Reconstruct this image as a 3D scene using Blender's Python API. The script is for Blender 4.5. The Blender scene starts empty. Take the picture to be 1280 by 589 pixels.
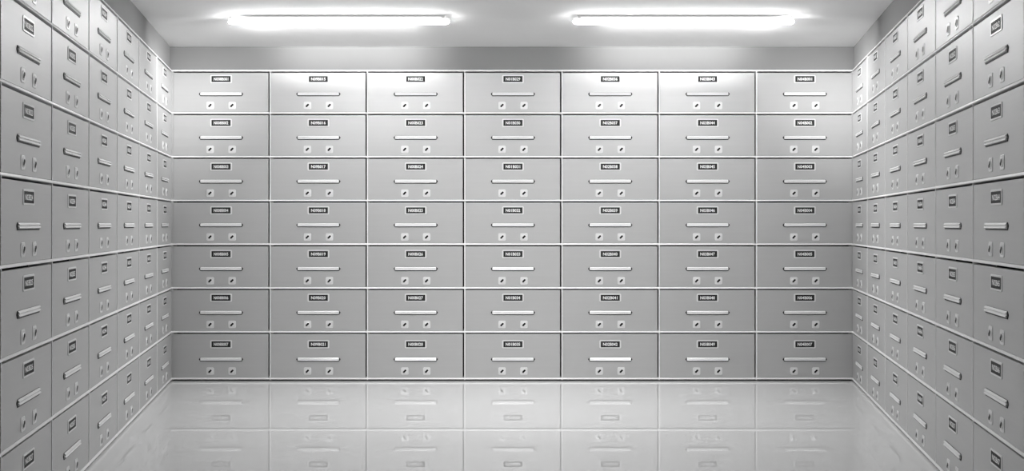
import bpy, bmesh, math, random
from mathutils import Vector, Matrix
random.seed(7)
sc = bpy.context.scene
COL = sc.collection
U = 0.0065                      # one photograph pixel on the back wall, in metres
F = 1347.0                      # focal length in pixels of a 1280 wide picture
Y0 = F * U                      # distance from the camera to the back wall
EYE = 196.2 * U                 # eye height
CEIL = (196.2 + 222.0) * U      # ceiling height

# ---------------------------------------------------------------- camera, world, exposure, lights
cam = bpy.data.cameras.new('camera')
camo = bpy.data.objects.new('camera', cam); COL.objects.link(camo)
camo.location = (0, 0, EYE); camo.rotation_euler = (math.pi / 2, 0, 0)
cam.sensor_width = 36.0; cam.lens = 36.0 * F / 1280.0; cam.shift_y = -14.3 / 1280.0
cam.clip_start = 0.05; cam.clip_end = 60
sc.camera = camo
w = bpy.data.worlds.new('world'); sc.world = w; w.use_nodes = True
w.node_tree.nodes['Background'].inputs[0].default_value = (1, 1, 1, 1)
w.node_tree.nodes['Background'].inputs[1].default_value = 0.0
vs = sc.view_settings
vs.view_transform = 'Standard'; vs.look = 'None'; vs.gamma = 1.0; vs.use_curve_mapping = False
vs.exposure = 0.0
sc.cycles.sample_clamp_indirect = 3.0
sc.cycles.max_bounces = 10; sc.cycles.diffuse_bounces = 7; sc.cycles.glossy_bounces = 4
sc.cycles.caustics_reflective = False; sc.cycles.caustics_refractive = False

TUBE_POWER = 150.0               # emission of the two tubes by the back wall
MID_FILL_POWER = 26.0                # emission of an unseen central tube, added to brighten floor and boxes
DOWN_FILL_POWER = 3.8               # fill lamp added under the central tube, aimed at floor and lower boxes
CORNER_FILL_POWER = 5.4             # lamp added by each batten's outer end to brighten the upper corner
TUBE_GLOW = 128.0                # degrees of a tube's round that glow
FAN_FILL_POWER = 3.0                 # lamp added behind each batten to brighten the wall above the boxes

# ---------------------------------------------------------------- materials
def mat(name, col, rough=0.5, metal=0.0, spec=0.5, emit=0.0, grain=None, bump=0.0, vary=0.0, coat=0.0):
    m = bpy.data.materials.new(name); m.use_nodes = True
    nt = m.node_tree; b = nt.nodes['Principled BSDF']
    c = (col, col, col, 1) if isinstance(col, float) else (*col, 1)
    b.inputs['Base Color'].default_value = c
    b.inputs['Roughness'].default_value = rough
    b.inputs['Metallic'].default_value = metal
    b.inputs['Specular IOR Level'].default_value = spec
    b.inputs['Coat Weight'].default_value = coat
    if emit:
        b.inputs['Emission Color'].default_value = (1, 1, 1, 1)
        b.inputs['Emission Strength'].default_value = emit
    if grain:
        tc = nt.nodes.new('ShaderNodeTexCoord'); mp = nt.nodes.new('ShaderNodeMapping')
        mp.inputs['Scale'].default_value = grain
        nz = nt.nodes.new('ShaderNodeTexNoise'); nz.inputs['Scale'].default_value = 1.0
        nz.inputs['Detail'].default_value = 3.0
        nt.links.new(tc.outputs['Object'], mp.inputs[0]); nt.links.new(mp.outputs[0], nz.inputs[0])
        if bump:
            bp = nt.nodes.new('ShaderNodeBump'); bp.inputs['Strength'].default_value = bump
            bp.inputs['Distance'].default_value = 0.002
            nt.links.new(nz.outputs[0], bp.inputs['Height']); nt.links.new(bp.outputs[0], b.inputs['Normal'])
        if vary:
            mr = nt.nodes.new('ShaderNodeMapRange')
            mr.inputs[3].default_value = c[0] * (1 - vary); mr.inputs[4].default_value = c[0] * (1 + vary)
            nt.links.new(nz.outputs[0], mr.inputs[0]); nt.links.new(mr.outputs[0], b.inputs['Base Color'])
    return m
M = dict(
    door=mat('brushed_door_steel', 0.54, 0.50, 0.38, 0.35, grain=(1.5, 40, 90), vary=0.03),
    rail=mat('polished_rail_steel', 0.93, 0.35, 0.0, 0.5),
    chrome=mat('bright_chrome', 0.93, 0.22, 0.1, 0.6),
    holder=mat('label_holder_steel', 0.80, 0.35, 0.1, 0.5),
    lockplate=mat('lock_plate_steel', 0.78, 0.38, 0.15, 0.5),
    card=mat('charcoal_label_card', 0.03, 0.6, 0, 0.15),
    ink=mat('white_lettering', 0.92, 0.5),
    black=mat('black_slot_reflection', 0.006, 0.6, 0, 0.2),
    shadow_plate=mat('dark_handle_shadow', 0.03, 0.5, 0.0, 0.2),  # dark tone standing for the shadow under the handle
    dark_wall=mat('dark_paint_behind_viewer', 0.06, 0.8, 0.0, 0.1),
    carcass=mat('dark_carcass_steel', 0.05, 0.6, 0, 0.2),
    wall=mat('grey_wall_paint', 0.27, 0.85, 0, 0.1, grain=(6, 6, 6), vary=0.02),
    ceil=mat('pale_ceiling_paint', 0.90, 0.9, 0, 0.1, grain=(3, 3, 3), vary=0.01),
    floor=mat('polished_grey_floor', 0.86, 0.025, 0.22, 0.5, grain=(0.8, 0.8, 1), vary=0.02),
    housing=mat('white_enamel_batten', 0.80, 0.5),
    tube=mat('glowing_tube_back', 0.9, 0.5, emit=TUBE_POWER),
    tube_back=mat('dim_glowing_tube_back', 0.8, 0.5, emit=0.8),
    tube_added=mat('added_tube_glow', 0.9, 0.5, emit=MID_FILL_POWER),
)

# ---------------------------------------------------------------- mesh helpers
def box(bm, x0, x1, y0, y1, z0, z1, bev=0.0, seg=2):
    r = bmesh.ops.create_cube(bm, size=1.0)
    for v in r['verts']:
        v.co = Vector((x0 + (v.co.x + .5) * (x1 - x0), y0 + (v.co.y + .5) * (y1 - y0), z0 + (v.co.z + .5) * (z1 - z0)))
    if bev:
        es = list({e for v in r['verts'] for e in v.link_edges})
        bmesh.ops.bevel(bm, geom=es, offset=bev, segments=seg, profile=0.5, affect='EDGES')

def extrude_profile(bm, pts, axis, a0, a1, caps=True):
    """closed profile pts extruded along axis 'x' (pts are y,z) or 'y' (pts are x,z)"""
    def P(p, a): return (a, p[0], p[1]) if axis == 'x' else (p[0], a, p[1])
    A = [bm.verts.new(P(p, a0)) for p in pts]; B = [bm.verts.new(P(p, a1)) for p in pts]
    n = len(pts)
    for i in range(n):
        bm.faces.new((A[i], A[(i + 1) % n], B[(i + 1) % n], B[i]))
    if caps: bm.faces.new(A[::-1]); bm.faces.new(B)

def link(name, bm, m, parent=None, smooth=False, loc=None):
    bmesh.ops.recalc_face_normals(bm, faces=bm.faces[:])
    me = bpy.data.meshes.new(name); bm.to_mesh(me); bm.free()
    if smooth:
        for p in me.polygons: p.use_smooth = True
    me.materials.append(m)
    o = bpy.data.objects.new(name, me); COL.objects.link(o)
    if parent: o.parent = parent
    if loc: o.location = loc
    return o

def empty(name, loc=(0, 0, 0), rz=0.0, label=None, cat=None, group=None):
    o = bpy.data.objects.new(name, None); COL.objects.link(o)
    o.empty_display_size = 0.05
    o.location = loc; o.rotation_euler = (0, 0, rz)
    if label: o['label'] = label
    if cat: o['category'] = cat
    if group: o['group'] = group
    return o

def rrect(w, h, r, n=4):
    pts = []
    for cx, cz, a in ((w/2-r, h/2-r, 0), (-w/2+r, h/2-r, 90), (-w/2+r, -h/2+r, 180), (w/2-r, -h/2+r, 270)):
        for i in range(n + 1):
            t = math.radians(a + 90 * i / n); pts.append((cx + r * math.cos(t), cz + r * math.sin(t)))
    return pts

# ---------------------------------------------------------------- the layout of the room
SP = math.atan(238.0 / F)       # the side walls splay by this angle: the room is wider at the back
HW = 425.6 * U                  # half width of the back wall
CW = 121.6 * U                  # width of one column of boxes
NB, NS = 7, 7                   # columns on the back wall and on each side wall
RAIL = [88.2, 141.2, 195.9, 250.6, 305.3, 360.0, 414.9, 473.3]     # rail heights in picture rows
def Z(py): return (280.0 - py) * U + EYE
RZ = [Z(p) for p in RAIL]
ang_l = math.pi / 2 + SP; ang_r = -ang_l
xl = Vector((math.cos(ang_l), math.sin(ang_l), 0))
corner_l = Vector((-HW, Y0, 0)); corner_r = Vector((HW, Y0, 0))
BANKS = {
    'back':  (corner_l, 0.0, NB),
    'left':  (corner_l - xl * (CW * NS), ang_l, NS),
    'right': (corner_r, ang_r, NS),
}
DEPTH = 0.30                    # depth of the cabinets
TOPZ = RZ[0] + 1.3 * U

# ---------------------------------------------------------------- the setting
def struct(o): o['kind'] = 'structure'; return o
def wall(name, origin, rz, x0, x1):
    bm = bmesh.new()
    # one L-shaped section: the wall behind the cabinets and the flush wall above them
    pts = [(DEPTH + .03, 0), (DEPTH + .03, TOPZ), (0.012, TOPZ), (0.012, CEIL), (DEPTH + .2, CEIL), (DEPTH + .2, 0)]
    extrude_profile(bm, pts, 'x', x0, x1)
    o = link(name, bm, M['wall']); o.location = origin; o.rotation_euler = (0, 0, rz)
    return struct(o)
BACKY = -1.6                    # wall behind the camera
LEN = (Y0 - BACKY) / math.cos(SP) + 0.1
e = 0.012 * math.tan(math.radians(40))
wall('wall_back', corner_l, 0, -0.45, 2 * HW + 0.45)
def side_wall(name, origin, rz, x0, x1, plain0, plain1):
    wall_o = wall(name, origin, rz, x0, x1)
    return wall_o
ol, _, _ = BANKS['left']
wall('wall_left', ol, ang_l, CW * NS - LEN, CW * NS)
wall('wall_right', corner_r, ang_r, 0, LEN)
# plain steel-faced wall that carries on where the side banks end
for nm, org, rz, a0, a1 in (('trim_1', ol, ang_l, CW * NS - LEN, -0.04), ('trim_2', corner_r, ang_r, CW * NS + 0.04, LEN)):
    bm = bmesh.new(); box(bm, a0, a1, 0.0, DEPTH + .03, 0, TOPZ)
    o = link(nm, bm, M['door']); o.location = org; o.rotation_euler = (0, 0, rz); struct(o)
bm = bmesh.new(); box(bm, -3.2, 3.2, BACKY - .2, BACKY, 0, CEIL); struct(link('wall_front', bm, M['dark_wall']))
bm = bmesh.new(); box(bm, -3.4, 3.4, BACKY - .2, Y0 + .5, -0.15, 0); struct(link('floor', bm, M['floor']))
bm = bmesh.new(); box(bm, -3.4, 3.4, BACKY - .2, Y0 + .5, CEIL, CEIL + .15); struct(link('ceiling', bm, M['ceil']))

# ---------------------------------------------------------------- the cabinet frames
G0, G1, S1 = -0.8 * U, 1.1 * U, 2.4 * U        # gap from G0 to G1 around a seam, stile from G1 to S1
R_UP, R_DN, R_GAP = 1.1 * U, 0.95 * U, 2.6 * U # rail above/below its centre, gap under it
def bank(key, label):
    org, rz, n = BANKS[key]
    root = empty('cabinet_frame', org, rz, label, 'cabinet frame')
    L = n * CW
    for z in RZ:
        bm = bmesh.new()
        pts = [(0.10, z - R_DN), (-.002, z - R_DN), (-.0040, z - R_DN * .85), (-.0048, z - R_DN * .6), (-.0046, z - R_DN * .3), (-.0005, z + R_UP * .93), (.001, z + R_UP)]
        pts += [(0.10, z + R_UP)]
        extrude_profile(bm, pts, 'x', 0.0, L)
        link('rail', bm, M['rail'], root)
    for j in range(n + 1):
        x = j * CW
        if 0 < j < n:
            bm = bmesh.new(); box(bm, x + G1, x + S1, -0.002, 0.10, 0.0 + .008, RZ[0], 0.001, 2)
            link('stile', bm, M['rail'], root)
        else:
            a, b = (x + .0002, x + S1 - .0006) if j == 0 else (x + G0 + .0006, x - .0002)
            bm = bmesh.new(); box(bm, a, b, 0.0, 0.10, 0.0 + .008, RZ[0])
            link('end_stile', bm, M['door'], root)
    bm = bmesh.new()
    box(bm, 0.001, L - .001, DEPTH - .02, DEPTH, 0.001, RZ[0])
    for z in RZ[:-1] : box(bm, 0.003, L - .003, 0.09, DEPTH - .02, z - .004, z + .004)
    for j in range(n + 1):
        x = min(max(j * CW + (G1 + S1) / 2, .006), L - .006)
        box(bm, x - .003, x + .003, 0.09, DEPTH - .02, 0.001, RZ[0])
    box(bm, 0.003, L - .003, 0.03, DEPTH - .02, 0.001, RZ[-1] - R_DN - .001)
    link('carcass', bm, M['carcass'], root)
bank('back', 'steel frame of rails and stiles around the deposit boxes on the back wall')
bank('left', 'steel frame of rails and stiles around the deposit boxes on the left wall')
bank('right', 'steel frame of rails and stiles around the deposit boxes on the right wall')

# ---------------------------------------------------------------- one deposit box
def ring(bm, w0, h0, w1, h1, yf, yb, r0, r1):
    """raised rectangular ring, front at yf, foot at yb, hole w1 x h1"""
    o = rrect(w0, h0, r0); c = rrect(w0 - .003, h0 - .003, max(r0 - .0015, .0005)); i = rrect(w1, h1, r1); n = len(o)
    V = [[bm.verts.new((p[0], y, p[1])) for p in L] for L, y in ((o, yb), (o, yf + .0015), (c, yf), (i, yf), (i, yb))]
    for a, b in zip(V, V[1:]):
        for k in range(n): bm.faces.new((a[k], a[(k + 1) % n], b[(k + 1) % n], b[k]))

def handle_mesh():
    """grooved pull bar, tapering to its ends"""
    bm = bmesh.new()
    hh = 1.95 * U
    prof = []
    for zt, zb in ((hh, 0.02 * hh), (-0.06 * hh, -hh)):     # two ridges, each leaning back towards its top
        d = zt - zb
        prof += [(-.0030, zt), (-.0055, zt - .18 * d), (-.0092, zt - .60 * d), (-.0098, zt - .78 * d), (-.0085, zt - .92 * d), (-.0030, zb)]
    prof += [(-.0020, -hh), (-.0020, hh)]
    half = 25.8 * U
    xs = [(-half, .90), (-half + 1.0 * U, 1), (half - 1.0 * U, 1), (half, .90)]
    rings = [[bm.verts.new((x, p[0], p[1] * s)) for p in prof] for x, s in xs]
    n = len(prof)
    for a, b in zip(rings, rings[1:]):
        for k in range(n): bm.faces.new((a[k], a[(k + 1) % n], b[(k + 1) % n], b[k]))
    bm.faces.new(rings[0][::-1]); bm.faces.new(rings[-1])
    for s in (-1, 1): box(bm, s * half * .8 - .006, s * half * .8 + .006, -.0022, 0.0, -.008, .008)
    return bm

def shadow_plate_mesh():
    """thin dark plate behind the bar, pointed at both ends, drawing the shadow below it"""
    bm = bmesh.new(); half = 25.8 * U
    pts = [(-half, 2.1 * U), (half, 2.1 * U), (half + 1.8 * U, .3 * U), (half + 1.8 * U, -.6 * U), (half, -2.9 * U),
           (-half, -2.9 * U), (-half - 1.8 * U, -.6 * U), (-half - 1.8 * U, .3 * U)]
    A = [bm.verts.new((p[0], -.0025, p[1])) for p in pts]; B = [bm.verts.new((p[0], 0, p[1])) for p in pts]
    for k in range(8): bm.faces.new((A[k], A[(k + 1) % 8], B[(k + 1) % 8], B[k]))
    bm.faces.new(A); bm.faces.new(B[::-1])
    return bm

def lock_parts(parent, x, z):
    s = 9.4 * U
    bm = bmesh.new()
    o = rrect(s, s, 1.6 * U); f = rrect(s - .004, s - .004, 1.3 * U); n = len(o)
    V = [[bm.verts.new((p[0], y, p[1])) for p in L] for L, y in ((o, 0.0), (o, -.0015), (f, -.0028))]
    for a, b in zip(V, V[1:]):
        for k in range(n): bm.faces.new((a[k], a[(k + 1) % n], b[(k + 1) % n], b[k]))
    bm.faces.new(V[2])
    lk = link('lock', bm, M['lockplate'], parent, loc=(x, 0, z))
    bm = bmesh.new(); R = 3.0 * U; N = 28           # domed cylinder face
    prof = [(1.0, 0), (1.0, -.002), (.88, -.0035), (.62, -.0035), (.55, -.0025), (.28, -.0034), (0.02, -.0036)]
    rg = [[bm.verts.new((R * r * math.cos(2*math.pi*k/N), y - .0028, R * r * math.sin(2*math.pi*k/N))) for k in range(N)] for r, y in prof]
    for a, b in zip(rg, rg[1:]):
        for k in range(N): bm.faces.new((a[k], a[(k + 1) % N], b[(k + 1) % N], b[k]))
    bm.faces.new(rg[-1])
    link('lock_cylinder', bm, M['chrome'], lk)
    bm = bmesh.new()                                 # slanting key slot, widened to draw the dome's dark reflections
    pts = []
    for cx, r, a0 in ((1.35 * U, 1.2 * U, -120), (-1.35 * U, 1.2 * U, 60)):
        for i in range(9):
            t = math.radians(a0 + 220 * i / 8); pts.append((cx + r * math.cos(t), r * math.sin(t)))
    c, s_ = math.cos(math.radians(45)), math.sin(math.radians(45))
    pts = [(p[0] * c - p[1] * s_, p[0] * s_ + p[1] * c) for p in pts]
    A = [bm.verts.new((p[0], -.0071, p[1])) for p in pts]; B = [bm.verts.new((p[0], -.003, p[1])) for p in pts]
    n = len(pts)
    for k in range(n): bm.faces.new((A[k], A[(k + 1) % n], B[(k + 1) % n], B[k]))
    bm.faces.new(A)
    link('keyhole_reflection', bm, M['black'], lk)

DX0, DX1 = S1 + .0004, CW + G0                       # the door between its stile and the next gap
CX = 62.0 * U                                        # centre line of label, handle and locks
LAB = [10.5, 12.3, 12.3, 12.3, 12.2, 12.2, 15.4]
HAN = [29.0, 30.5, 30.5, 30.4, 30.4, 30.4, 34.0]
LOC = [43.6, 45.4, 45.5, 45.6, 45.6, 45.6, 49.0]
def make_box(r):
    zt, zb = RZ[r], RZ[r + 1]
    base = zb + R_UP + .001
    root = empty('safe_deposit_box')
    bm = bmesh.new(); box(bm, DX0 - CX, DX1 - CX, 0.0, 0.03, 0, (zt - R_GAP) - base, 0.0014, 2)
    link('door', bm, M['door'], root)
    lz, hz, kz = [(zt - a[r] * U) - base for a in (LAB, HAN, LOC)]
    bm = bmesh.new(); ring(bm, 27.2 * U, 10.2 * U, 23.8 * U, 7.5 * U, -.0031, 0.0, 1.5 * U, .3 * U)
    lh = link('label_holder', bm, M['holder'], root, loc=(0, 0, lz))
    bm = bmesh.new(); box(bm, -12.0 * U, 12.0 * U, -.0028, 0.0, -3.8 * U, 3.8 * U)
    link('label_card', bm, M['card'], lh)
    h = link('handle', handle_mesh(), M['chrome'], root, loc=(0, 0, hz))
    link('handle_shadow_plate', shadow_plate_mesh(), M['shadow_plate'], h)
    for s in (-1, 1): lock_parts(root, s * 13.7 * U, kz)
    return root, base, lh

dg = bpy.context.evaluated_depsgraph_get()
def text_mesh(s):
    cu = bpy.data.curves.new('number', 'FONT'); cu.body = s; cu.size = 1.0
    cu.align_x = 'CENTER'; cu.offset = 0.025; cu.resolution_u = 2
    t = bpy.data.objects.new('number_source', cu)
    me = bpy.data.meshes.new_from_object(t)
    bpy.data.objects.remove(t); bpy.data.curves.remove(cu)
    xs = [v.co.x for v in me.vertices]; ys = [v.co.y for v in me.vertices]
    sx = 18.2 * U / (max(xs) - min(xs)); sz = 3.9 * U / (max(ys) - min(ys))
    mx, my = (max(xs) + min(xs)) / 2, (max(ys) + min(ys)) / 2
    for v in me.vertices: v.co = Vector(((v.co.x - mx) * sx, -.0031, (v.co.y - my) * sz))
    me.materials.append(M['ink'])
    return me

def number(parent, s):
    me = text_mesh(s); me.name = 'number'
    o = bpy.data.objects.new('number', me); COL.objects.link(o); o.parent = parent
    return o

def copy_tree(o, parent=None):
    c = o.copy(); COL.objects.link(c); c.parent = parent
    lh = c if o.name.startswith('label_holder') else None
    for ch in o.children:
        if ch.name.startswith('number'): continue
        g = copy_tree(ch, c); lh = lh or g[1]
    return c, lh

ROWS = ['top row', 'second row', 'third row', 'fourth row', 'fifth row', 'sixth row', 'bottom row']
ORD = ['first', 'second', 'third', 'fourth', 'fifth', 'sixth', 'seventh']
PRE = {'back': ['N008B', 'N09B', 'N00B', 'N01B', 'N02B', 'N03B', 'N04B'],
       'left': ['N0%dB' % k for k in (4, 3, 2, 2, 2, 1, 1)], 'right': ['N0%dB' % k for k in (5, 5, 6, 6, 2, 2, 2)]}
def serial(key, j, r):
    if key == 'back':
        base = [1, 15, 22, 29, 36, 43, 1][j]
        return '%s%03d' % (PRE[key][j], base + r)
    return '%s%d%d' % (PRE[key][j][:4], (j + 1) % 10, r + 1)
def label_for(key, j, r):
    if key == 'back':
        where = {0: 'far left column', 3: 'middle column', 6: 'far right column'}.get(j)
        if not where: where = '%s column from left' % ORD[j]
        return 'grey steel deposit box in the back wall, %s, %s' % (ROWS[r], where)
    k = (NS - 1 - j) if key == 'left' else j
    where = 'column touching the back corner' if k == 0 else '%s column from back corner' % ORD[k]
    return 'grey steel deposit box in the %s wall, %s, %s' % (key, ROWS[r], where)

for r in range(7):
    proto, base, lh0 = make_box(r); first = True
    for key in ('back', 'left', 'right'):
        org, rz, n = BANKS[key]
        dx = Vector((math.cos(rz), math.sin(rz), 0))
        for j in range(n):
            if first: o, lh = proto, lh0; first = False
            else: o, lh = copy_tree(proto)
            p = org + dx * (j * CW + CX)
            o.location = (p.x, p.y, base); o.rotation_euler = (0, 0, rz)
            o['label'] = label_for(key, j, r); o['category'] = 'deposit box'
            o['group'] = 'safe deposit boxes in the %s wall' % key
            number(lh, serial(key, j, r))

# ---------------------------------------------------------------- ceiling tubes
def tube_light(x0, x1, y, m, label, side):
    GLOW = TUBE_GLOW if side else 300.0
    cx = (x0 + x1) / 2; hl = (x1 - x0) / 2; r = 0.024
    root = empty('ceiling_light', (cx, y, CEIL), 0, label, 'ceiling light', 'tube lights on the ceiling')
    bm = bmesh.new(); box(bm, -hl + .03, hl - .03, -.022, .022, -.008, 0.0, .002, 2)
    link('batten', bm, M['housing'], root)
    for s in (-1, 1):
        bm = bmesh.new(); a, b = sorted((s * (hl - .035), s * (hl - .055)))
        box(bm, a, b, -.016, .016, -.026, -.006, .003, 2); link('tube_holder', bm, M['housing'], root)
    bm = bmesh.new(); N = 24; cz = -.0335            # tube with rounded ends
    prof = [(-hl, .05)] + [(-hl + r * (1 - math.cos(t)), math.sin(t)) for t in (.5, 1.0, 1.3)] + [(-hl + r * 1.1, 1)]
    prof = prof + [(-a, b) for a, b in prof[::-1]]
    arc = [math.radians(-GLOW / 2 - 90 + GLOW * k / N) for k in range(N + 1)]       # diffuser: the lower part of the tube
    back = [arc[-1] + (2 * math.pi - math.radians(GLOW)) * k / 8 for k in range(9)]  # opaque back
    for nm, ar, mm in (('glowing_tube', arc, m), ('tube_back', back, M['tube_back'])):
        bm = bmesh.new()
        rg = [[bm.verts.new((x, r * s * math.cos(t), cz + r * s * math.sin(t))) for t in ar] for x, s in prof]
        for a, b in zip(rg, rg[1:]):
            for k in range(len(ar) - 1): bm.faces.new((a[k], a[k + 1], b[k + 1], b[k]))
        link(nm, bm, mm, root, smooth=True)
    if not side:                                     # fill lamp added under the central batten
        ld = bpy.data.lights.new('down', 'AREA'); ld.shape = 'RECTANGLE'; ld.size = 1.0; ld.size_y = .04
        ld.energy = DOWN_FILL_POWER; ld.spread = math.radians(60)
        lo = bpy.data.objects.new('down_light', ld); COL.objects.link(lo); lo.parent = root
        lo.location = (0, 0, -.07); lo.rotation_euler = (math.radians(50), 0, 0)
    if side:  # area lamps added to brighten the upper wall and upper corners
        for nm, pw, spread, tilt, half, off, yaw in (('fan_fill', FAN_FILL_POWER, 35, 93, hl - .14, .10 * side, 0), ('corner', CORNER_FILL_POWER, 62, 79, .25, (hl - .30) * side, -48 * side)):
            ld = bpy.data.lights.new(nm, 'AREA'); ld.shape = 'RECTANGLE'; ld.size = 2 * half; ld.size_y = .02
            ld.energy = pw; ld.spread = math.radians(spread)
            lo = bpy.data.objects.new(nm + '_light', ld); COL.objects.link(lo); lo.parent = root
            lo.location = (off, .035, -.045); lo.rotation_euler = (math.radians(tilt), 0, math.radians(yaw))
TR = 0.853
def TX(px): return (px - 640) * TR * U
tube_light(TX(285), TX(562), Y0 * TR, M['tube'], 'white tube light glowing on the left half of the ceiling', -1)
tube_light(TX(716), TX(993), Y0 * TR, M['tube'], 'white tube light glowing on the right half of the ceiling', 1)
tube_light(-.77, .77, Y0 * .60, M['tube_added'], 'added unseen tube light on the middle of the ceiling nearer the viewer', 0)  # out of view, added to light the floor and lower boxes
